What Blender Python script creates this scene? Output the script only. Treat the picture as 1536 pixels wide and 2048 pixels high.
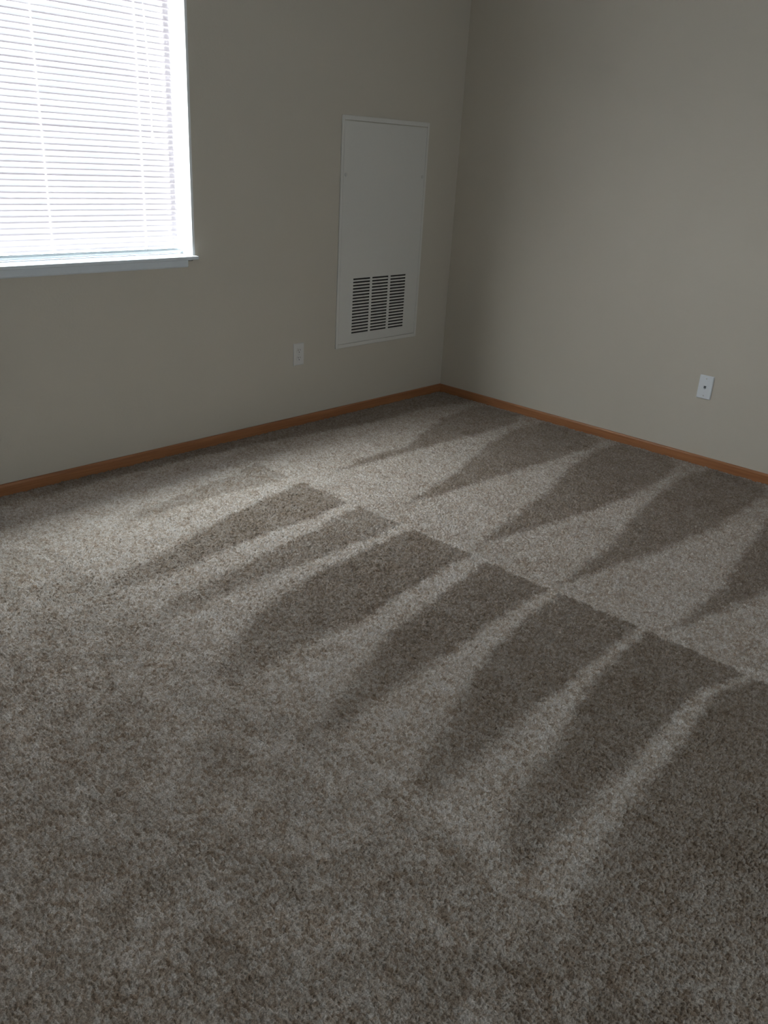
import bpy, bmesh, math
import numpy as np
from mathutils import Vector

sc = bpy.context.scene
for o in list(bpy.data.objects):
    bpy.data.objects.remove(o)

# ------------------------------------------------------------------ camera
F_PX = 1677.54
cam_d = bpy.data.cameras.new('camera')
cam_d.sensor_fit = 'VERTICAL'
cam_d.sensor_height = 36.0
cam_d.sensor_width = 27.0
cam_d.lens = F_PX / 2048 * 36.0
cam_d.clip_start = 0.02
cam = bpy.data.objects.new('camera', cam_d)
sc.collection.objects.link(cam)
cam.location = (-3.9976, -3.2081, 1.3449)
cam.rotation_euler = (1.1657, -0.0537, -0.8127)
sc.camera = cam

# ------------------------------------------------------------------ colour management, world, light
sc.view_settings.view_transform = 'Standard'
sc.view_settings.look = 'None'
sc.view_settings.gamma = 1.0
sc.view_settings.use_curve_mapping = False
sc.view_settings.exposure = 0.14
sc.cycles.use_guiding = True
sc.cycles.max_bounces = 10
sc.cycles.diffuse_bounces = 6
sc.cycles.transparent_max_bounces = 24
sc.cycles.sample_clamp_indirect = 6.0

world = bpy.data.worlds.new('daylight')
sc.world = world
world.use_nodes = True
bg = world.node_tree.nodes['Background']
bg.inputs[0].default_value = (0.86, 0.93, 1.0, 1)
bg.inputs[1].default_value = 7.5

# window and room sizes (metres); corner of the two walls is the origin
WX0, WX1, WZ0, WZ1 = -2.99, -1.79, 0.8865, 2.07
ROOM_X, ROOM_Y, ROOM_Z = -4.70, -4.30, 2.44

def daylight(name, loc, rot, sx, sy, power, col):
    d = bpy.data.lights.new(name, 'AREA')
    d.shape = 'RECTANGLE'
    d.size, d.size_y, d.energy, d.color = sx, sy, power, col
    o = bpy.data.objects.new(name, d)
    o.location = loc
    o.rotation_euler = rot
    sc.collection.objects.link(o)
    return o

# the bright upper sky outside the window wall
def sky_patch(name, at, to, w, h, radiance, col):
    at, to = Vector(at), Vector(to)
    daylight(name, at, (to - at).to_track_quat('-Z', 'Y').to_euler(), w, h, radiance * math.pi * w * h, col)
sky_patch('low_sky_daylight', (-5.3, 1.9, 2.9), (-2.2, 0.0, 1.45), 5.6, 4.4, 95.0, (0.95, 0.975, 1.0))
sky_patch('high_sky_daylight', (-2.6, 2.3, 4.1), (-2.4, 0.0, 1.45), 5.5, 3.0, 52.0, (0.93, 0.97, 1.0))
# unseen window added behind the camera, with a lamp to fill the window wall
RX0, RX1, RZ0, RZ1 = -2.70, -2.00, 0.8865, 2.07
sky_patch('added_window_fill', ((RX0 + RX1) / 2, ROOM_Y - 0.55, 1.55), ((RX0 + RX1) / 2, ROOM_Y, 1.48), 1.5, 1.8, 2.6, (0.92, 0.96, 1.0))

# ------------------------------------------------------------------ helpers
def link(name, bm, mat, parent=None, smooth=False, bevel=0.0, segs=2):
    bmesh.ops.recalc_face_normals(bm, faces=bm.faces[:])
    me = bpy.data.meshes.new(name)
    bm.to_mesh(me)
    bm.free()
    o = bpy.data.objects.new(name, me)
    sc.collection.objects.link(o)
    for m in (mat if isinstance(mat, (list, tuple)) else [mat]):
        me.materials.append(m)
    if parent is not None:
        o.parent = parent
        o.matrix_parent_inverse = parent.matrix_world.inverted()
    if smooth:
        for p in me.polygons:
            p.use_smooth = True
    if bevel > 0:
        b = o.modifiers.new('bevel', 'BEVEL')
        b.width = bevel
        b.segments = segs
        b.limit_method = 'ANGLE'
        b.angle_limit = math.radians(40)
    return o

def box(bm, x0, x1, y0, y1, z0, z1, mi=0):
    v = [bm.verts.new(c) for c in ((x0, y0, z0), (x1, y0, z0), (x1, y1, z0), (x0, y1, z0),
                                   (x0, y0, z1), (x1, y0, z1), (x1, y1, z1), (x0, y1, z1))]
    for f in ((0, 3, 2, 1), (4, 5, 6, 7), (0, 1, 5, 4), (1, 2, 6, 5), (2, 3, 7, 6), (3, 0, 4, 7)):
        bm.faces.new([v[i] for i in f]).material_index = mi

def cyl(bm, a, b, r, n=12, r2=None):
    a, b = Vector(a), Vector(b)
    r2 = r if r2 is None else r2
    d = (b - a).normalized()
    u = d.orthogonal().normalized()
    w = d.cross(u)
    ra = [bm.verts.new(a + (u * math.cos(2 * math.pi * i / n) + w * math.sin(2 * math.pi * i / n)) * r) for i in range(n)]
    rb = [bm.verts.new(b + (u * math.cos(2 * math.pi * i / n) + w * math.sin(2 * math.pi * i / n)) * r2) for i in range(n)]
    for i in range(n):
        bm.faces.new((ra[i], ra[(i + 1) % n], rb[(i + 1) % n], rb[i]))
    bm.faces.new(ra[::-1])
    bm.faces.new(rb)

def lathe(bm, cx, cy, prof, n=16):
    """profile of (radius, z) spun about a vertical axis"""
    rings = []
    for r, z in prof:
        rings.append([bm.verts.new((cx + r * math.cos(2 * math.pi * i / n), cy + r * math.sin(2 * math.pi * i / n), z)) for i in range(n)])
    for a, b in zip(rings, rings[1:]):
        for i in range(n):
            bm.faces.new((a[i], a[(i + 1) % n], b[(i + 1) % n], b[i]))
    bm.faces.new(rings[0][::-1])
    bm.faces.new(rings[-1])

def extrude_profile(bm, prof, axis, a, b):
    """closed profile of (depth, z) points swept along x (axis 0) or y (axis 1)"""
    def P(t, d, z):
        return (t, d, z) if axis == 0 else (d, t, z)
    A = [bm.verts.new(P(a, d, z)) for d, z in prof]
    B = [bm.verts.new(P(b, d, z)) for d, z in prof]
    n = len(prof)
    for i in range(n):
        bm.faces.new((A[i], A[(i + 1) % n], B[(i + 1) % n], B[i]))
    bm.faces.new(A[::-1])
    bm.faces.new(B)

def thing(name, label, cat, loc, group=None):
    o = bpy.data.objects.new(name, None)
    sc.collection.objects.link(o)
    o.location = loc
    o.empty_display_size = 0.1
    o['label'] = label
    o['category'] = cat
    if group:
        o['group'] = group
    bpy.context.view_layer.update()
    return o

def struct(o):
    o['kind'] = 'structure'
    return o

# ------------------------------------------------------------------ materials
def new_mat(name):
    m = bpy.data.materials.new(name)
    m.use_nodes = True
    nt = m.node_tree
    return m, nt, nt.nodes['Principled BSDF']

def plain(name, col, rough=0.5, spec=0.5, bump=0.0, bscale=200.0, metal=0.0):
    m, nt, p = new_mat(name)
    p.inputs['Roughness'].default_value = rough
    p.inputs['Specular IOR Level'].default_value = spec
    p.inputs['Metallic'].default_value = metal
    tc = nt.nodes.new('ShaderNodeTexCoord')
    nz = nt.nodes.new('ShaderNodeTexNoise')
    nz.inputs['Scale'].default_value = bscale
    nz.inputs['Detail'].default_value = 3
    nt.links.new(tc.outputs['Object'], nz.inputs['Vector'])
    mx = nt.nodes.new('ShaderNodeMix')
    mx.data_type = 'RGBA'
    mx.inputs['A'].default_value = (col[0] * 0.97, col[1] * 0.97, col[2] * 0.97, 1)
    mx.inputs['B'].default_value = (min(1, col[0] * 1.03), min(1, col[1] * 1.03), min(1, col[2] * 1.03), 1)
    nt.links.new(nz.outputs['Fac'], mx.inputs['Factor'])
    nt.links.new(mx.outputs['Result'], p.inputs['Base Color'])
    if bump:
        b = nt.nodes.new('ShaderNodeBump')
        b.inputs['Strength'].default_value = bump
        b.inputs['Distance'].default_value = 0.001
        nt.links.new(nz.outputs['Fac'], b.inputs['Height'])
        nt.links.new(b.outputs['Normal'], p.inputs['Normal'])
    return m

def wall_material():
    m, nt, p = new_mat('wall_paint')
    p.inputs['Roughness'].default_value = 0.62
    p.inputs['Specular IOR Level'].default_value = 0.3
    tc = nt.nodes.new('ShaderNodeTexCoord')
    a = nt.nodes.new('ShaderNodeTexNoise')
    a.inputs['Scale'].default_value = 2.2
    a.inputs['Detail'].default_value = 4
    nt.links.new(tc.outputs['Object'], a.inputs['Vector'])
    mx = nt.nodes.new('ShaderNodeMix')
    mx.data_type = 'RGBA'
    mx.inputs['A'].default_value = (0.525, 0.487, 0.420, 1)
    mx.inputs['B'].default_value = (0.550, 0.510, 0.442, 1)
    nt.links.new(a.outputs['Fac'], mx.inputs['Factor'])
    nt.links.new(mx.outputs['Result'], p.inputs['Base Color'])
    v = nt.nodes.new('ShaderNodeTexNoise')
    v.inputs['Scale'].default_value = 90
    v.inputs['Detail'].default_value = 3
    v.inputs['Distortion'].default_value = 0.6
    nt.links.new(tc.outputs['Object'], v.inputs['Vector'])
    b = nt.nodes.new('ShaderNodeBump')
    b.inputs['Strength'].default_value = 0.30
    b.inputs['Distance'].default_value = 0.0015
    nt.links.new(v.outputs['Fac'], b.inputs['Height'])
    nt.links.new(b.outputs['Normal'], p.inputs['Normal'])
    return m

def oak_material(name, axis):
    m, nt, p = new_mat(name)
    p.inputs['Roughness'].default_value = 0.33
    p.inputs['Specular IOR Level'].default_value = 0.55
    tc = nt.nodes.new('ShaderNodeTexCoord')
    mp = nt.nodes.new('ShaderNodeMapping')
    mp.inputs['Scale'].default_value = (1.5, 60, 60) if axis == 0 else (60, 1.5, 60)
    nt.links.new(tc.outputs['Object'], mp.inputs['Vector'])
    n = nt.nodes.new('ShaderNodeTexNoise')
    n.inputs['Scale'].default_value = 2.0
    n.inputs['Detail'].default_value = 6
    n.inputs['Roughness'].default_value = 0.65
    nt.links.new(mp.outputs['Vector'], n.inputs['Vector'])
    r = nt.nodes.new('ShaderNodeValToRGB')
    r.color_ramp.elements[0].position = 0.3
    r.color_ramp.elements[0].color = (0.26, 0.105, 0.045, 1)
    r.color_ramp.elements[1].position = 0.7
    r.color_ramp.elements[1].color = (0.40, 0.180, 0.078, 1)
    nt.links.new(n.outputs['Fac'], r.inputs['Fac'])
    nt.links.new(r.outputs['Color'], p.inputs['Base Color'])
    return m

def slat_material(name, direct, scatter, col):
    """thin white vinyl that lets part of the daylight straight through and scatters some"""
    m = bpy.data.materials.new(name)
    m.use_nodes = True
    nt = m.node_tree
    nt.nodes.clear()
    out = nt.nodes.new('ShaderNodeOutputMaterial')
    dif = nt.nodes.new('ShaderNodeBsdfDiffuse')
    dif.inputs['Color'].default_value = col
    trl = nt.nodes.new('ShaderNodeBsdfTranslucent')
    trl.inputs['Color'].default_value = col
    trp = nt.nodes.new('ShaderNodeBsdfTransparent')
    trp.inputs['Color'].default_value = (1.0, 0.975, 0.99, 1)
    m1 = nt.nodes.new('ShaderNodeMixShader')
    m1.inputs[0].default_value = scatter
    nt.links.new(dif.outputs[0], m1.inputs[1])
    nt.links.new(trl.outputs[0], m1.inputs[2])
    m2 = nt.nodes.new('ShaderNodeMixShader')
    m2.inputs[0].default_value = direct
    nt.links.new(m1.outputs[0], m2.inputs[1])
    nt.links.new(trp.outputs[0], m2.inputs[2])
    nt.links.new(m2.outputs[0], out.inputs['Surface'])
    return m

def glass_material():
    m = bpy.data.materials.new('window_glass')
    m.use_nodes = True
    nt = m.node_tree
    nt.nodes.clear()
    out = nt.nodes.new('ShaderNodeOutputMaterial')
    t = nt.nodes.new('ShaderNodeBsdfTransparent')
    t.inputs['Color'].default_value = (0.96, 0.98, 0.97, 1)
    g = nt.nodes.new('ShaderNodeBsdfGlossy')
    g.inputs['Roughness'].default_value = 0.02
    fr = nt.nodes.new('ShaderNodeFresnel')
    fr.inputs['IOR'].default_value = 1.45
    mx = nt.nodes.new('ShaderNodeMixShader')
    gm = nt.nodes.new('ShaderNodeNewGeometry')      # thin pane: only the outer face of each side reflects
    inv = nt.nodes.new('ShaderNodeMath')
    inv.operation = 'SUBTRACT'
    inv.inputs[0].default_value = 1.0
    nt.links.new(gm.outputs['Backfacing'], inv.inputs[1])
    fm = nt.nodes.new('ShaderNodeMath')
    fm.operation = 'MULTIPLY'
    nt.links.new(fr.outputs[0], fm.inputs[0])
    nt.links.new(inv.outputs[0], fm.inputs[1])
    nt.links.new(fm.outputs[0], mx.inputs[0])
    nt.links.new(t.outputs[0], mx.inputs[1])
    nt.links.new(g.outputs[0], mx.inputs[2])
    nt.links.new(mx.outputs[0], out.inputs['Surface'])
    return m

def carpet_material():
    m, nt, p = new_mat('cut_pile_carpet')
    p.inputs['Roughness'].default_value = 0.9
    p.inputs['Specular IOR Level'].default_value = 0.12
    p.inputs['Sheen Weight'].default_value = 0.10
    p.inputs['Sheen Roughness'].default_value = 0.5
    at = nt.nodes.new('ShaderNodeAttribute')
    at.attribute_name = 'yarn'
    sp = nt.nodes.new('ShaderNodeSeparateColor')
    nt.links.new(at.outputs['Color'], sp.inputs[0])
    # two yarn colours
    yr = nt.nodes.new('ShaderNodeValToRGB')
    e = yr.color_ramp.elements
    e[0].position, e[0].color = 0.0, (0.215, 0.155, 0.108, 1)
    e[1].position, e[1].color = 1.0, (0.455, 0.425, 0.395, 1)
    k = yr.color_ramp.elements.new(0.45)
    k.color = (0.335, 0.285, 0.240, 1)
    nt.links.new(sp.outputs[0], yr.inputs['Fac'])
    # brushed pile: lighter where it leans one way, browner and darker the other way; carries painted shade
    nap_shade = nt.nodes.new('ShaderNodeValToRGB')
    n = nap_shade.color_ramp.elements
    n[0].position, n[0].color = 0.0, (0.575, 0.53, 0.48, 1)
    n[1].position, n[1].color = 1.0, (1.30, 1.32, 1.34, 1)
    nt.links.new(sp.outputs[1], nap_shade.inputs['Fac'])
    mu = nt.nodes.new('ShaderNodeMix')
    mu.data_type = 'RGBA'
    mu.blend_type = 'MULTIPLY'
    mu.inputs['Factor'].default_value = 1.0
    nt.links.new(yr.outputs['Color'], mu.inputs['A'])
    nt.links.new(nap_shade.outputs['Color'], mu.inputs['B'])
    # fibre-scale speckle
    tc = nt.nodes.new('ShaderNodeTexCoord')
    nz = nt.nodes.new('ShaderNodeTexNoise')
    nz.inputs['Scale'].default_value = 300
    nz.inputs['Detail'].default_value = 3
    nz.inputs['Roughness'].default_value = 0.7
    nt.links.new(tc.outputs['Object'], nz.inputs['Vector'])
    mr = nt.nodes.new('ShaderNodeMapRange')
    mr.inputs['From Min'].default_value = 0.3
    mr.inputs['From Max'].default_value = 0.7
    mr.inputs['To Min'].default_value = 0.50
    mr.inputs['To Max'].default_value = 1.50
    nt.links.new(nz.outputs['Fac'], mr.inputs['Value'])
    vm = nt.nodes.new('ShaderNodeVectorMath')
    vm.operation = 'SCALE'
    nt.links.new(mu.outputs['Result'], vm.inputs[0])
    nt.links.new(mr.outputs['Result'], vm.inputs['Scale'])
    nt.links.new(vm.outputs[0], p.inputs['Base Color'])
    b = nt.nodes.new('ShaderNodeBump')
    b.inputs['Strength'].default_value = 0.9
    b.inputs['Distance'].default_value = 0.003
    nt.links.new(nz.outputs['Fac'], b.inputs['Height'])
    nt.links.new(b.outputs['Normal'], p.inputs['Normal'])
    return m

M_wall = wall_material()
M_ceil = plain('ceiling_paint', (0.62, 0.61, 0.59), 0.9, 0.2, 0.4, 60)
M_white = plain('white_trim_paint', (0.80, 0.82, 0.83), 0.35, 0.5, 0.05, 80)
M_sill = plain('white_sill_paint', (0.66, 0.71, 0.76), 0.3, 0.5, 0.05, 80)
M_vinyl = plain('grey_vinyl', (0.22, 0.215, 0.22), 0.4, 0.5)
M_panel = plain('white_enamel_steel', (0.64, 0.63, 0.60), 0.42, 0.45, 0.05, 150)
M_plate = plain('white_plastic_plate', (0.74, 0.78, 0.82), 0.3, 0.5)
M_outlet = plain('soft_white_plastic', (0.64, 0.63, 0.615), 0.35, 0.5)
M_dark = plain('dark_recess', (0.015, 0.014, 0.014), 0.8, 0.2)
M_slot = plain('slot_black', (0.03, 0.03, 0.035), 0.6, 0.3)
M_screw = plain('painted_screw', (0.55, 0.55, 0.53), 0.35, 0.5)
M_brass = plain('jack_metal', (0.10, 0.11, 0.13), 0.4, 0.5)
M_oak_x = oak_material('honey_oak_along_wall', 0)
M_oak_y = oak_material('honey_oak_along_side', 1)
M_slat = slat_material('thin_vinyl_slats', 0.120, 0.008, (0.43, 0.40, 0.42, 1))
M_cord = slat_material('nylon_cord', 0.30, 0.60, (0.90, 0.88, 0.89, 1))
M_rail = plain('blind_rail', (0.80, 0.84, 0.86), 0.35, 0.5)
M_glass = glass_material()

# ------------------------------------------------------------------ carpeted floor (real tufts, vacuum marks in the pile)
def graded(a, b, s0, s1, grow_to=None):
    """positions from a to b with the step going from s0 to s1"""
    L = abs(b - a)
    out = [0.0]
    while out[-1] < L:
        t = out[-1] / L
        out.append(out[-1] + s0 + (s1 - s0) * t)
    out = np.array(out) * (L / out[-1])
    return a + np.sign(b - a) * out

xs = np.concatenate([graded(-3.85, ROOM_X, 0.0030, 0.02)[::-1][:-1], graded(-3.85, 0.0, 0.0021, 0.0042)])
ys = np.concatenate([graded(-3.20, ROOM_Y, 0.0030, 0.02)[::-1][:-1], graded(-3.20, 0.0, 0.0022, 0.0042)])
NX, NY = len(xs), len(ys)
GX, GY = np.meshgrid(xs, ys)
X = GX.ravel().astype(np.float64)
Y = GY.ravel().astype(np.float64)
rng = np.random.default_rng(11)

def vnoise(x, y, cell, seed):
    """smooth value noise, 0..1"""
    r = np.random.default_rng(seed).random((256, 256))
    u, v = x / cell, y / cell
    i, j = np.floor(u).astype(int), np.floor(v).astype(int)
    fu, fv = u - i, v - j
    fu, fv = fu * fu * (3 - 2 * fu), fv * fv * (3 - 2 * fv)
    g = lambda a, b: r[a % 256, b % 256]
    return (g(i, j) * (1 - fu) + g(i + 1, j) * fu) * (1 - fv) + (g(i, j + 1) * (1 - fu) + g(i + 1, j + 1) * fu) * fv

def fbm(x, y, cell, seed, octs=3):
    s, a, t = 0, 1.0, 0
    for k in range(octs):
        s = s + a * vnoise(x + 7.3 * k, y - 3.1 * k, cell / 2 ** k, seed + k)
        t += a
        a *= 0.55
    return s / t

# tufts: jittered cells, each a small leaning dome
CELL = 0.0078
T = 1024
jx, jy, jr, jh = (rng.random((T, T)) for _ in range(4))
ja = rng.random((T, T)) * 2 * math.pi
wx = X + (fbm(X, Y, 0.012, 21, 2) - 0.5) * 0.009
wy = Y + (fbm(X, Y, 0.012, 51, 2) - 0.5) * 0.009
ci, cj = np.floor(wx / CELL).astype(int), np.floor(wy / CELL).astype(int)
best = np.full(X.shape, 9.0)
second = np.full(X.shape, 9.0)
tr = np.zeros(X.shape)
th = np.zeros(X.shape)
ta = np.zeros(X.shape)
for di in (-1, 0, 1):
    for dj in (-1, 0, 1):
        a, b = (ci + di) % T, (cj + dj) % T
        d = np.hypot(wx / CELL - (ci + di) - 0.15 - 0.7 * jx[a, b], wy / CELL - (cj + dj) - 0.15 - 0.7 * jy[a, b])
        m = d < best
        second = np.where(m, best, np.minimum(second, d))
        best = np.where(m, d, best)
        tr = np.where(m, jr[a, b], tr)
        th = np.where(m, jh[a, b], th)
        ta = np.where(m, ja[a, b], ta)
edge = np.clip((second - best) / 0.55, 0, 1)
dome = np.clip(1 - (best / 0.85) ** 2, 0, 1) * 0.5 + edge * 0.5
clump = fbm(X, Y, 0.030, 81, 2)
H = dome * (0.55 + 0.45 * th) * 0.0105 + (clump - 0.5) * 0.0050
H += (fbm(X, Y, 0.0045, 91, 2) - 0.5) * 0.0022

# vacuum strokes: outlines of the strokes brushed the dark way, plus a painted sill shadow (metres on the floor)
DARK = [
 # right of the long seam, points toward the seam
 ([(-1.50,-.640),(-1.24,-.585),(-.99,-.60),(-.72,-.50),(-.46,-.40),(-.12,-.36),(-.03,-.40),(-.03,-.62),(-.17,-.70),(-.49,-.70),(-.80,-.67),(-1.20,-.66)], 1.0),
 ([(-1.56,-1.10),(-1.11,-1.004),(-.605,-.835),(-.30,-.77),(-.03,-.80),(-.03,-1.10),(-.10,-1.20),(-.491,-1.186),(-.916,-1.159)], 1.0),
 ([(-1.62,-1.545),(-.912,-1.402),(-.578,-1.299),(-.244,-1.25),(-.03,-1.27),(-.03,-1.56),(-.10,-1.625),(-.33,-1.668),(-.657,-1.685),(-1.056,-1.645)], 1.0),
 ([(-1.64,-1.935),(-1.202,-1.88),(-.87,-1.798),(-.612,-1.755),(-.197,-1.72),(-.03,-1.76),(-.03,-1.99),(-.10,-2.06),(-.303,-2.085),(-.717,-2.091),(-1.15,-2.03)], 1.0),
 ([(-1.66,-2.335),(-1.235,-2.335),(-.954,-2.275),(-.569,-2.225),(-.2,-2.18),(-.03,-2.2),(-.03,-2.5),(-.46,-2.50),(-.901,-2.487),(-1.137,-2.458)], 1.0),
 ([(-1.66,-2.78),(-1.1,-2.70),(-.5,-2.64),(-.03,-2.64),(-.03,-2.98),(-.5,-2.94),(-1.1,-2.90)], 1.0),
 # strip along the window wall: painted sill shadow, dark stroke toward the corner
 ([(-4.7,.02),(-4.7,-.10),(-2.6,-.10),(-1.87,-.095),(-1.5,-.125),(-1.2,-.165),(-.75,-.225),(-.35,-.205),(0,-.30),(.02,.02)], 0.85),
 # left of the seam, base on the seam
 ([(-1.700,-.325),(-1.706,-.560),(-1.87,-.56),(-2.045,-.542),(-2.298,-.540),(-2.546,-.55),(-2.415,-.493),(-2.226,-.448),(-1.95,-.400)], 0.60),
 ([(-1.703,-.640),(-1.706,-.935),(-1.856,-.952),(-2.118,-.955),(-2.366,-.973),(-2.49,-.997),(-2.772,-.985),(-2.814,-.946),(-2.753,-.890),(-2.513,-.848),(-2.333,-.775),(-2.192,-.74),(-1.926,-.682)], 0.95),
 ([(-1.704,-.985),(-1.706,-1.235),(-1.856,-1.236),(-2.119,-1.236),(-2.342,-1.230),(-2.514,-1.240),(-2.755,-1.245),(-2.822,-1.240),(-2.694,-1.15),(-2.44,-1.115),(-2.229,-1.083),(-1.94,-1.035)], 0.80),
 ([(-1.706,-1.285),(-1.707,-1.585),(-1.904,-1.585),(-2.229,-1.633),(-2.392,-1.643),(-2.469,-1.630),(-2.679,-1.640),(-2.827,-1.659),(-2.827,-1.560),(-2.602,-1.417),(-2.431,-1.356),(-2.212,-1.315),(-1.95,-1.297)], 0.95),
 ([(-1.708,-1.655),(-1.709,-1.930),(-1.789,-1.922),(-2.021,-1.929),(-2.238,-1.945),(-2.421,-1.955),(-2.569,-1.96),(-2.775,-1.985),(-2.828,-1.949),(-2.693,-1.889),(-2.521,-1.835),(-2.355,-1.763),(-2.098,-1.714),(-1.804,-1.665)], 0.95),
 ([(-1.710,-1.968),(-1.711,-2.265),(-1.791,-2.260),(-1.984,-2.268),(-2.199,-2.276),(-2.376,-2.281),(-2.483,-2.293),(-2.677,-2.303),(-2.801,-2.30),(-2.768,-2.241),(-2.646,-2.182),(-2.374,-2.086),(-2.214,-2.036),(-1.954,-1.988),(-1.771,-1.965)], 0.95),
 ([(-1.711,-2.290),(-1.712,-2.60),(-1.787,-2.590),(-1.877,-2.552),(-2.001,-2.55),(-2.131,-2.555),(-2.251,-2.564),(-2.397,-2.564),(-2.509,-2.570),(-2.66,-2.57),(-2.789,-2.591),(-2.827,-2.536),(-2.775,-2.491),(-2.68,-2.446),(-2.545,-2.426),(-2.404,-2.400),(-2.267,-2.366),(-2.168,-2.330),(-1.968,-2.306),(-1.78,-2.295)], 1.0),
 ([(-1.878,-2.590),(-1.713,-2.630),(-1.713,-4.3),(-3.3,-4.3),(-3.10,-2.95),(-2.872,-2.725),(-2.743,-2.670),(-2.581,-2.645),(-2.462,-2.635),(-2.326,-2.625),(-2.199,-2.620),(-2.034,-2.60)], 1.0),
]

def sdf(poly, x, y):
    """signed distance, negative inside"""
    P = np.array(poly)
    d = np.full(x.shape, 1e9)
    ins = np.zeros(x.shape, bool)
    n = len(P)
    for i in range(n):
        a, b = P[i], P[(i + 1) % n]
        e = b - a
        t = np.clip(((x - a[0]) * e[0] + (y - a[1]) * e[1]) / (e @ e), 0, 1)
        d = np.minimum(d, np.hypot(x - a[0] - t * e[0], y - a[1] - t * e[1]))
        c = ((a[1] > y) != (b[1] > y))
        xx = a[0] + (y - a[1]) * e[0] / (e[1] if abs(e[1]) > 1e-12 else 1e-12)
        ins ^= c & (x < xx)
    return np.where(ins, -d, d)

def sstep(a, b, x):
    t = np.clip((x - a) / (b - a), 0, 1)
    return t * t * (3 - 2 * t)

# the brushing pattern is evaluated per tuft, so its borders are ragged at tuft scale
px = X + (fbm(X, Y, 0.035, 131, 3) - 0.5) * 0.034
py = Y + (fbm(X, Y, 0.035, 171, 3) - 0.5) * 0.034
nap_shade = np.full(X.shape, 0.80)
nap_shade += 0.10 * (px < -1.706) * (px > -2.83)
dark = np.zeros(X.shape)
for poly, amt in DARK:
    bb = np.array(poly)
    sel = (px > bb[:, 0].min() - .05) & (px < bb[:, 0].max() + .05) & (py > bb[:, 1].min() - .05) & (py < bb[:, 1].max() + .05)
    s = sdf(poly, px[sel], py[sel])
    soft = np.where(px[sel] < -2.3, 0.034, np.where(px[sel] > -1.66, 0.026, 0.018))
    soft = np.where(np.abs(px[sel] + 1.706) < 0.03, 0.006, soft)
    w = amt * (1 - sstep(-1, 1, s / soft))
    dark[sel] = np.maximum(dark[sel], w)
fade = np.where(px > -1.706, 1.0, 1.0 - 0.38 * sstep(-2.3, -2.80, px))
nap_shade = nap_shade * (1 - dark * fade) + 0.09 * dark * fade
nap_shade -= 0.30 * sstep(-0.75, -0.05, px) * (1 - dark)      # paler strokes darken toward the right wall
# mottled foreground beyond the strokes, with painted darkening
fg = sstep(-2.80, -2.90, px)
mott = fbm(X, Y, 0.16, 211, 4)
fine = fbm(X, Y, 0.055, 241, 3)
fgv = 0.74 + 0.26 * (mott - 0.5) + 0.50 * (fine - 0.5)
fgv = fgv - 0.34 * sstep(-2.15, -2.95, Y)  # darker toward the front wall: partly vignetting painted into the carpet colour
nap_shade = nap_shade * (1 - fg) + fgv * fg
nap_shade -= 0.13 * np.exp(-((px + 2.835) / 0.018) ** 2) * (Y > -2.3)
nap_shade += 0.17 * np.exp(-((py + 1.44) / 0.02) ** 2) * sstep(-3.05, -3.0, px) * (px < -2.84)
nap_shade += 0.14 * (mott - 0.5) * (1 - fg) + 0.12 * (fine - 0.5)
nap_shade = np.clip(nap_shade, 0, 1)

# pile leans with the brushing; each tuft also leans its own way
lean = (nap_shade - 0.5) * 0.0030
VX = X + H / 0.006 * (lean * 0.9 + np.cos(ta) * 0.0013)
VY = Y + H / 0.006 * (lean * 0.4 + np.sin(ta) * 0.0013)
inner = (GX.ravel() > ROOM_X + .02) & (GX.ravel() < -.02) & (GY.ravel() > ROOM_Y + .02) & (GY.ravel() < -.02)
VX = np.where(inner, VX, X)
VY = np.where(inner, VY, Y)

def grid_mesh(name, vx, vy, vz, nx, ny):
    me = bpy.data.meshes.new(name)
    n = nx * ny
    me.vertices.add(n)
    me.vertices.foreach_set('co', np.stack([vx, vy, vz], 1).astype(np.float32).ravel())
    idx = np.arange(n, dtype=np.int32).reshape(ny, nx)
    q = np.stack([idx[:-1, :-1], idx[:-1, 1:], idx[1:, 1:], idx[1:, :-1]], -1).reshape(-1)
    nf = (nx - 1) * (ny - 1)
    me.loops.add(nf * 4)
    me.loops.foreach_set('vertex_index', q)
    me.polygons.add(nf)
    me.polygons.foreach_set('loop_start', np.arange(0, nf * 4, 4, dtype=np.int32))
    me.polygons.foreach_set('use_smooth', np.ones(nf, dtype=bool))
    me.update(calc_edges=True)
    return me

fme = grid_mesh('floor', VX, VY, H - 0.006, NX, NY)
ca = fme.attributes.new('yarn', 'FLOAT_COLOR', 'POINT')
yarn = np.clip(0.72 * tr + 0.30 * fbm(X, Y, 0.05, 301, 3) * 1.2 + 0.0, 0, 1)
cols = np.stack([yarn, nap_shade, dome, np.ones_like(nap_shade)], 1).astype(np.float32)
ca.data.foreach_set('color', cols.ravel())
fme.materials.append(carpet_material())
floor = bpy.data.objects.new('floor', fme)
sc.collection.objects.link(floor)
struct(floor)
floor['label'] = 'brown and grey cut-pile carpet with vacuum marks'

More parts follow.
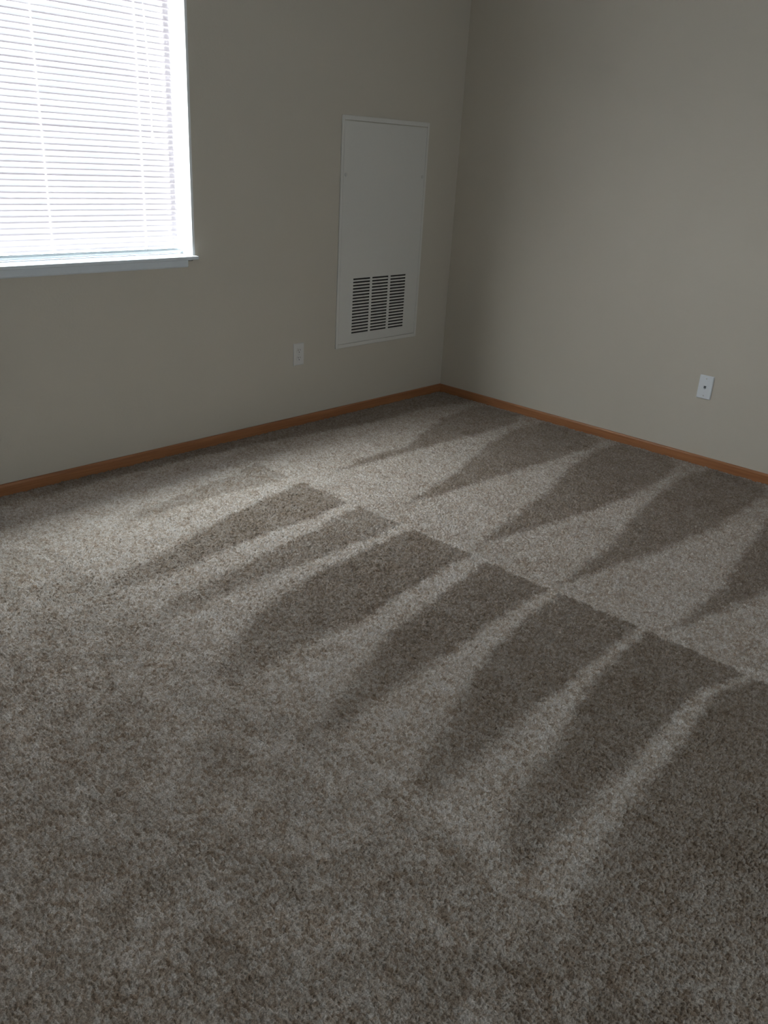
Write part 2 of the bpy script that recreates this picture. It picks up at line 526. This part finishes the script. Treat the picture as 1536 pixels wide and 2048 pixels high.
# ------------------------------------------------------------------ walls and ceiling
WT = 0.16
def wall_with_holes(name, axis, at, out, u0, u1, z0, z1, holes):
    """wall slab in the u-z plane at depth `at`, thickness toward `out`; holes are (u0,u1,z0,z1)"""
    us = sorted({u0, u1, *[h[0] for h in holes], *[h[1] for h in holes]})
    zs = sorted({z0, z1, *[h[2] for h in holes], *[h[3] for h in holes]})
    bm = bmesh.new()
    cells = {}
    for i in range(len(us) - 1):
        for j in range(len(zs) - 1):
            cu, cz = (us[i] + us[i + 1]) / 2, (zs[j] + zs[j + 1]) / 2
            if not any(h[0] < cu < h[1] and h[2] < cz < h[3] for h in holes):
                cells[i, j] = 1
    vc = {}
    def V(u, d, z):
        k = (round(u, 5), round(d, 5), round(z, 5))
        if k not in vc:
            vc[k] = bm.verts.new((u, d, z) if axis == 0 else (d, u, z))
        return vc[k]
    b = at + out
    for (i, j) in cells:
        a0, a1, c0, c1 = us[i], us[i + 1], zs[j], zs[j + 1]
        bm.faces.new((V(a0, at, c0), V(a1, at, c0), V(a1, at, c1), V(a0, at, c1)))
        bm.faces.new((V(a0, b, c0), V(a0, b, c1), V(a1, b, c1), V(a1, b, c0)))
        for (di, dj, e) in ((-1, 0, ((a0, c0), (a0, c1))), (1, 0, ((a1, c0), (a1, c1))), (0, -1, ((a0, c0), (a1, c0))), (0, 1, ((a0, c1), (a1, c1)))):
            if (i + di, j + dj) not in cells:
                (p0, q0), (p1, q1) = e
                bm.faces.new((V(p0, at, q0), V(p1, at, q1), V(p1, b, q1), V(p0, b, q0)))
    return struct(link(name, bm, M_wall))

PX0, PX1, PZ0, PZ1 = -0.9154, -0.2718, 0.3704, 1.5006      # access panel outline
wall_with_holes('wall_back', 0, 0.0, WT, ROOM_X - WT, WT, -0.06, ROOM_Z + 0.05,
                [(WX0, WX1, WZ0 - 0.022, WZ1), (PX0 + .03, PX1 - .03, PZ0 + .03, PZ1 - .03)])
wall_with_holes('wall_right', 1, 0.0, WT, ROOM_Y, 0.0, -0.06, ROOM_Z + 0.05, [])
wall_with_holes('wall_left', 1, ROOM_X, -WT, ROOM_Y, 0.0, -0.06, ROOM_Z + 0.05, [])
wall_with_holes('wall_front', 0, ROOM_Y, -WT, ROOM_X - WT, WT, -0.06, ROOM_Z + 0.05, [(RX0, RX1, RZ0 - .022, RZ1)])
bm = bmesh.new()
box(bm, ROOM_X - WT, WT, ROOM_Y - WT, WT, ROOM_Z, ROOM_Z + 0.05)
struct(link('ceiling', bm, M_ceil))

# ------------------------------------------------------------------ baseboards (oak, eased top edge)
BH, BT = 0.0464, 0.012
def base_prof(s):
    pts = [(0.0, -0.006), (-BT, -0.006), (-BT, BH - 0.011), (-BT * 0.93, BH - 0.006), (-BT * 0.72, BH - 0.0022), (-BT * 0.45, BH), (-BT * 0.10, BH), (0.0, BH - 0.0008)]
    return [(s * d, z) for d, z in pts]
def baseboard(name, axis, wall_at, inward, a, b, mat):
    bm = bmesh.new()
    extrude_profile(bm, [(wall_at + d * -inward, z) for d, z in base_prof(1)], axis, a, b)
    return struct(link(name, bm, mat, smooth=False))
baseboard('baseboard_back', 0, -0.0005, -1, ROOM_X + .0005, -0.0005, M_oak_x).modifiers.new('edge', 'BEVEL').width = 0.0008
baseboard('baseboard_right', 1, -0.0005, -1, ROOM_Y + .0005, -0.0125, M_oak_y).modifiers.new('edge', 'BEVEL').width = 0.0008
baseboard('baseboard_left', 1, ROOM_X + 0.0005, 1, ROOM_Y + .0005, -0.0125, M_oak_y)
baseboard('baseboard_front', 0, ROOM_Y + 0.0005, 1, ROOM_X + .0125, -0.0125, M_oak_x)

# ------------------------------------------------------------------ windows
def window(name, wall_at, out, x0, x1, z0, z1, jamb_mat, along=0):
    """vinyl frame, glass and painted jamb lining in a wall opening; out = direction to the outside"""
    y = lambda d: wall_at + out * d
    def ybox(bm, a, b, c, d, e, f):
        lo, hi = sorted((y(c), y(d)))
        if along == 0:
            box(bm, a, b, lo, hi, e, f)
        else:
            box(bm, lo, hi, a, b, e, f)
    bm = bmesh.new()
    fw = 0.034
    for a, b, e, f in ((x0 + .012, x0 + fw, z0, z1 - .012), (x1 - fw, x1 - .012, z0, z1 - .012), (x0 + fw, x1 - fw, z0, z0 + fw), (x0 + fw, x1 - fw, z1 - fw - .012, z1 - .012)):
        ybox(bm, a, b, 0.118, 0.152, e, f)
    root = struct(link(name, bm, M_vinyl, bevel=0.003))
    bm = bmesh.new()
    ybox(bm, x0 + fw - .004, x1 - fw + .004, 0.132, 0.136, z0 + fw - .004, z1 - fw - .008)
    link('glass', bm, M_glass, root)
    bm = bmesh.new()
    ybox(bm, x0 - .0005, x0 + .012, -0.0005, 0.155, z0, z1)
    ybox(bm, x1 - .012, x1 + .0005, -0.0005, 0.155, z0, z1)
    ybox(bm, x0 + .012, x1 - .012, -0.0005, 0.155, z1 - .012, z1 + .0005)
    link('jamb', bm, jamb_mat, root, bevel=0.0012)
    return root

win = window('window_1', 0.0, 1, WX0 - .0115, WX1 + .0115, WZ0, WZ1 + .0115, M_white)
bm = bmesh.new()      # stool with rounded nose and ears past the opening
box(bm, WX0 - 0.012, WX1 + 0.012, -0.030, -0.0008, WZ0 - 0.014, WZ0 + .0002)
box(bm, WX0 + .001, WX1 - .001, -0.0008, 0.150, WZ0 - 0.020, WZ0 + .0002)
link('sill', bm, M_sill, win, bevel=0.003, segs=3)
bm = bmesh.new()
extrude_profile(bm, [(-0.0006, WZ0 - 0.0145), (-0.016, WZ0 - 0.0145), (-0.016, WZ0 - 0.040), (-0.012, WZ0 - 0.046), (-0.0006, WZ0 - 0.047)], 0, WX0 + 0.035, WX1 - 0.035)
link('apron', bm, M_sill, win, bevel=0.001)


added_win = window('added_window', ROOM_Y, -1, RX0 - .0115, RX1 + .0115, RZ0, RZ1 + .0115, M_white)  # added opening out of view, lets the fill lamp in
bm = bmesh.new()
box(bm, RX0 + .001, RX1 - .001, ROOM_Y - 0.150, ROOM_Y + 0.030, RZ0 - 0.020, RZ0 + .0002)
link('sill', bm, M_sill, added_win, bevel=0.003)

# ------------------------------------------------------------------ mini blind hanging inside the window
BY = 0.088
BX0, BX1 = WX0 + 0.007, WX1 - 0.007
blind = thing('window_blind', 'white horizontal mini blind with closed slats hanging in the bright window', 'blind', ((BX0 + BX1) / 2, BY, 0.90))
PITCH, SW, TILT = 0.02160, 0.0272, math.radians(78)
Z_FIRST = 0.9290
LADX = [-1.962, -2.380, -2.400 - 0.420]
NOTCH = 0.0035
bm = bmesh.new()
zc = Z_FIRST
row = 0
segs_w = 6
slat_xs = [BX0]
for lx in sorted(LADX):
    slat_xs += [lx - NOTCH, lx + NOTCH]
slat_xs.append(BX1)
rs = np.random.default_rng(5)
while zc < WZ1 - 0.055:
    jit = rs.normal(0, 0.0004)
    tl = TILT + rs.normal(0, 0.012)
    # cross-section: shallow crowned strip; u from room-side lower edge to window-side upper edge
    prof = []
    for k in range(segs_w + 1):
        u = k / segs_w - 0.5
        crown = 0.0016 * (1 - (2 * u) ** 2)
        dy = u * SW * math.cos(tl) - crown * math.sin(tl)
        dz = u * SW * math.sin(tl) + crown * math.cos(tl)
        prof.append((BY + dy, zc + jit + dz))
    rings = [[bm.verts.new((x, py_, pz_)) for py_, pz_ in prof] for x in slat_xs]
    for i in range(len(slat_xs) - 1):
        notch = (i % 2 == 1)
        for k in range(segs_w):
            if notch and k >= segs_w - 2:
                continue          # rout hole for the lift cord
            bm.faces.new((rings[i][k], rings[i + 1][k], rings[i + 1][k + 1], rings[i][k + 1]))
    zc += PITCH
    row += 1
slats = link('slats', bm, M_slat, blind, smooth=True)
Z_TOP = zc - PITCH + 0.02
bm = bmesh.new()
for k in range(3):     # spare slats lying flat on the bottom rail
    box(bm, BX0, BX1, BY - 0.0125, BY + 0.0125, 0.9045 + k * 0.0028, 0.9052 + k * 0.0028)
link('spare_slats', bm, M_rail, blind)
bm = bmesh.new()
box(bm, BX0 - .002, BX1 + .002, BY - 0.0125, BY + 0.0125, 0.8925, 0.9030)
link('bottom_rail', bm, M_rail, blind, bevel=0.003, segs=3)
bm = bmesh.new()
box(bm, BX0 - .003, BX1 + .003, BY - 0.0135, BY + 0.0125, WZ1 - 0.030, WZ1 - 0.001)
link('headrail', bm, M_rail, blind, bevel=0.002)
for lx in LADX:
    bm = bmesh.new()
    cyl(bm, (lx - 0.0012, BY - 0.0075, 0.896), (lx - 0.0012, BY - 0.0075, WZ1 - 0.03), 0.0006, 6)
    cyl(bm, (lx + 0.0012, BY + 0.0085, 0.896), (lx + 0.0012, BY + 0.0085, WZ1 - 0.03), 0.0006, 6)
    link('ladder_cord', bm, M_cord, blind)
bm = bmesh.new()
cpts = [(-1.9600, BY - .020, WZ1 - .03), (-1.9530, 0.030, 1.80), (-1.9470, 0.022, 1.55), (-1.9480, 0.020, 1.372)]
for a, b in zip(cpts, cpts[1:]):
    cyl(bm, a, b, 0.0013, 8)
    cyl(bm, (a[0] - .0032, a[1] + .001, a[2]), (b[0] - .0024, b[1] + .001, b[2]), 0.0013, 8)
pc = link('pull_cord', bm, M_cord, blind, smooth=True)
bm = bmesh.new()
lathe(bm, -1.9492, 0.020, [(0.0022, 1.374), (0.0040, 1.368), (0.0058, 1.350), (0.0068, 1.334), (0.0060, 1.331)], 14)
link('tassel', bm, M_cord, pc, smooth=True)

# ------------------------------------------------------------------ access panel with louvred grille
panel = thing('access_panel', 'tall white metal access panel on the wall with a louvred vent at its bottom', 'access panel', ((PX0 + PX1) / 2, 0, PZ0))
FW_ = 0.0165
bm = bmesh.new()
ix0, ix1, iz0, iz1 = PX0 + FW_, PX1 - FW_, PZ0 + FW_ + .003, PZ1 - FW_ - .004
for a, b, e, f in ((PX0, ix0, PZ0, PZ1), (ix1, PX1, PZ0, PZ1), (ix0, ix1, PZ0, iz0), (ix0, ix1, iz1, PZ1)):
    box(bm, a, b, -0.0065, -0.0004, e, f)
bmesh.ops.remove_doubles(bm, verts=bm.verts, dist=1e-6)
link('frame', bm, M_panel, panel, bevel=0.0012)
bm = bmesh.new()     # return flange of the frame inside the wall
for a, b, e, f in ((PX0 + .031, PX0 + .033, PZ0 + .031, PZ1 - .031), (PX1 - .033, PX1 - .031, PZ0 + .031, PZ1 - .031),
                   (PX0 + .033, PX1 - .033, PZ0 + .031, PZ0 + .033), (PX0 + .033, PX1 - .033, PZ1 - .033, PZ1 - .031)):
    box(bm, a, b, -0.0002, 0.150, e, f)
box(bm, PX0 + .031, PX1 - .031, 0.150, 0.152, PZ0 + .031, PZ1 - .031)
link('duct', bm, M_dark, panel)
# door leaf with an opening where the grille is
DX0, DX1, DZ0, DZ1 = ix0 + .0014, ix1 - .0014, iz0 + .0022, iz1 - .0036
GX0, GX1, GZ0, GZ1 = -0.815, -0.378, 0.432, 0.737
bm = bmesh.new()
for a, b, e, f in ((DX0, GX0, DZ0, DZ1), (GX1, DX1, DZ0, DZ1), (GX0, GX1, DZ0, GZ0), (GX0, GX1, GZ1, DZ1)):
    box(bm, a, b, -0.0052, -0.0022, e, f)
bmesh.ops.remove_doubles(bm, verts=bm.verts, dist=1e-6)
door = link('door', bm, M_panel, panel)
for lx in (-0.880, -0.3045):
    bm = bmesh.new()
    cyl(bm, (lx, -0.0050, 1.234), (lx, -0.0072, 1.234), 0.0085, 20, 0.0078)
    box(bm, lx - .006, lx + .006, -0.0077, -0.0070, 1.2332, 1.2348)
    link('latch', bm, M_screw, door)
bm = bmesh.new()
COLS = [(-0.8005, -0.6740), (-0.6570, -0.5320), (-0.5135, -0.3915)]
NS = 18
SP = (0.7245 - 0.4445) / (NS - 1)
SH = 0.0082
us = sorted([GX0, GX1] + [c for ab in COLS for c in ab])
zs_ = [GZ0]
for i in range(NS):
    c = 0.4445 + i * SP
    zs_ += [c - SH / 2, c + SH / 2]
zs_.append(GZ1)
yf, yb = -0.0052, -0.0040
for i in range(len(us) - 1):
    for j in range(len(zs_) - 1):
        if i % 2 == 1 and j % 2 == 1:
            # stamped louvre blade folding back and up behind each slot
            a, b = us[i], us[i + 1]
            z0_, z1_ = zs_[j], zs_[j + 1]
            vs = [bm.verts.new(c) for c in ((a, yb, z0_), (b, yb, z0_), (b, yb + .0090, z1_ + .0006), (a, yb + .0090, z1_ + .0006),
                                            (a, yb + .001, z0_ - .001), (b, yb + .001, z0_ - .001), (b, yb + .0100, z1_ - .0004), (a, yb + .0100, z1_ - .0004))]
            for f in ((0, 1, 2, 3), (4, 7, 6, 5), (0, 4, 5, 1), (3, 2, 6, 7), (0, 3, 7, 4), (1, 5, 6, 2)):
                fc = bm.faces.new([vs[q] for q in f])
                fc.material_index = 1
            continue
        box(bm, us[i], us[i + 1], yf, yb, zs_[j], zs_[j + 1])
bmesh.ops.remove_doubles(bm, verts=bm.verts, dist=1e-6)
M_blade = plain('louvre_blade', (0.05, 0.045, 0.042), 0.6, 0.3)
link('vent_grille', bm, [M_panel, M_blade], panel)

# ------------------------------------------------------------------ duplex outlet on the window wall
ox, oz = -1.1723, 0.3748
outlet = thing('wall_outlet', 'white duplex power outlet low on the window wall, left of the tall access panel', 'power outlet', (ox, 0, oz - 0.057))
def plate_mesh(w, h, t, holes, seg=24):
    """cover plate with a softly raised face and openings, in local u-z"""
    us = sorted({-w / 2, w / 2, *[a[0] for a in holes], *[a[1] for a in holes]})
    zs = sorted({-h / 2, h / 2, *[a[2] for a in holes], *[a[3] for a in holes]})
    cells = []
    for i in range(len(us) - 1):
        for j in range(len(zs) - 1):
            cu, cz = (us[i] + us[i + 1]) / 2, (zs[j] + zs[j + 1]) / 2
            if not any(q[0] < cu < q[1] and q[2] < cz < q[3] for q in holes):
                cells.append((us[i], us[i + 1], zs[j], zs[j + 1]))
    return cells
def bevel_plate(bm, conv, w, h, t, rim):
    """pyramid-edged solid plate"""
    A = [conv(u, 0.0004, z) for u, z in ((-w / 2, -h / 2), (w / 2, -h / 2), (w / 2, h / 2), (-w / 2, h / 2))]
    m = [conv(u, t * 0.55, z) for u, z in ((-w / 2, -h / 2), (w / 2, -h / 2), (w / 2, h / 2), (-w / 2, h / 2))]
    B = [conv(u, t, z) for u, z in ((-w / 2 + rim, -h / 2 + rim), (w / 2 - rim, -h / 2 + rim), (w / 2 - rim, h / 2 - rim), (-w / 2 + rim, h / 2 - rim))]
    A, m, B = [[bm.verts.new(c) for c in r] for r in (A, m, B)]
    for p, q in ((A, m), (m, B)):
        for i in range(4):
            bm.faces.new((p[i], p[(i + 1) % 4], q[(i + 1) % 4], q[i]))
    bm.faces.new(A[::-1])
    bm.faces.new(B)
cb = lambda u, d, z: (ox + u, -d, oz + z)
bm = bmesh.new()
bevel_plate(bm, cb, 0.070, 0.114, 0.0058, 0.0035)
link('cover_plate', bm, M_outlet, outlet, bevel=0.0010)
for s in (1, -1):
    bm = bmesh.new()
    n = 28
    ring = []
    for i in range(n):     # round face flattened at top and bottom
        a = 2 * math.pi * i / n
        ring.append((0.0172 * math.cos(a), max(-0.0135, min(0.0135, 0.0172 * math.sin(a)))))
    f0 = [bm.verts.new(cb(u, 0.0052, s * 0.0195 + z)) for u, z in ring]
    f1 = [bm.verts.new(cb(u * .97, 0.0078, s * 0.0195 + z * .97)) for u, z in ring]
    for i in range(n):
        bm.faces.new((f0[i], f0[(i + 1) % n], f1[(i + 1) % n], f1[i]))
    bm.faces.new(f1)
    bm.faces.new(f0[::-1])
    rec = link('receptacle', bm, M_outlet, outlet)
    bm = bmesh.new()
    for u, hh in ((-0.0064, 0.0085), (0.0064, 0.0070)):
        box(bm, ox + u - .0012, ox + u + .0012, -0.0081, -0.0077, oz + s * .0195 + .0035 - hh / 2, oz + s * .0195 + .0035 + hh / 2)
    cyl(bm, (ox, -0.0077, oz + s * .0195 - .0075), (ox, -0.0081, oz + s * .0195 - .0075), 0.0026, 12)
    link('slots', bm, M_slot, rec)
bm = bmesh.new()
cyl(bm, (ox, -0.0056, oz), (ox, -0.0069, oz), 0.0034, 14, 0.0028)
link('screw', bm, M_screw, outlet)

# ------------------------------------------------------------------ phone jack plate on the right wall
jy_, jz_ = -1.6446, 0.3834
jack = thing('phone_jack', 'small white phone jack plate with one dark socket, low on the bare right wall', 'phone jack', (0, jy_, jz_ - 0.057))
cr = lambda u, d, z: (-d, jy_ + u, jz_ + z)
bm = bmesh.new()
bevel_plate(bm, cr, 0.070, 0.114, 0.0062, 0.0035)
link('cover_plate', bm, M_plate, jack, bevel=0.0010)
bm = bmesh.new()
for a, b, e, f in ((-.0095, -.0062, -.0085, .0105), (.0062, .0095, -.0085, .0105), (-.0062, .0062, .0070, .0105), (-.0062, .0062, -.0085, -.0060)):
    box(bm, -0.0082, -0.0058, jy_ + a, jy_ + b, jz_ + e, jz_ + f)
link('socket_rim', bm, M_plate, jack)
bm = bmesh.new()
box(bm, -0.0066, -0.0060, jy_ - .0062, jy_ + .0062, jz_ - .0060, jz_ + .0070)
box(bm, -0.0070, -0.0060, jy_ - .0030, jy_ + .0030, jz_ - .0100, jz_ - .0058)
link('socket', bm, M_brass, jack, )
for s in (1, -1):
    bm = bmesh.new()
    z = jz_ + s * 0.0415
    cyl(bm, (-0.0060, jy_, z), (-0.0072, jy_, z), 0.0032, 14, 0.0027)
    link('screw', bm, M_screw, jack)
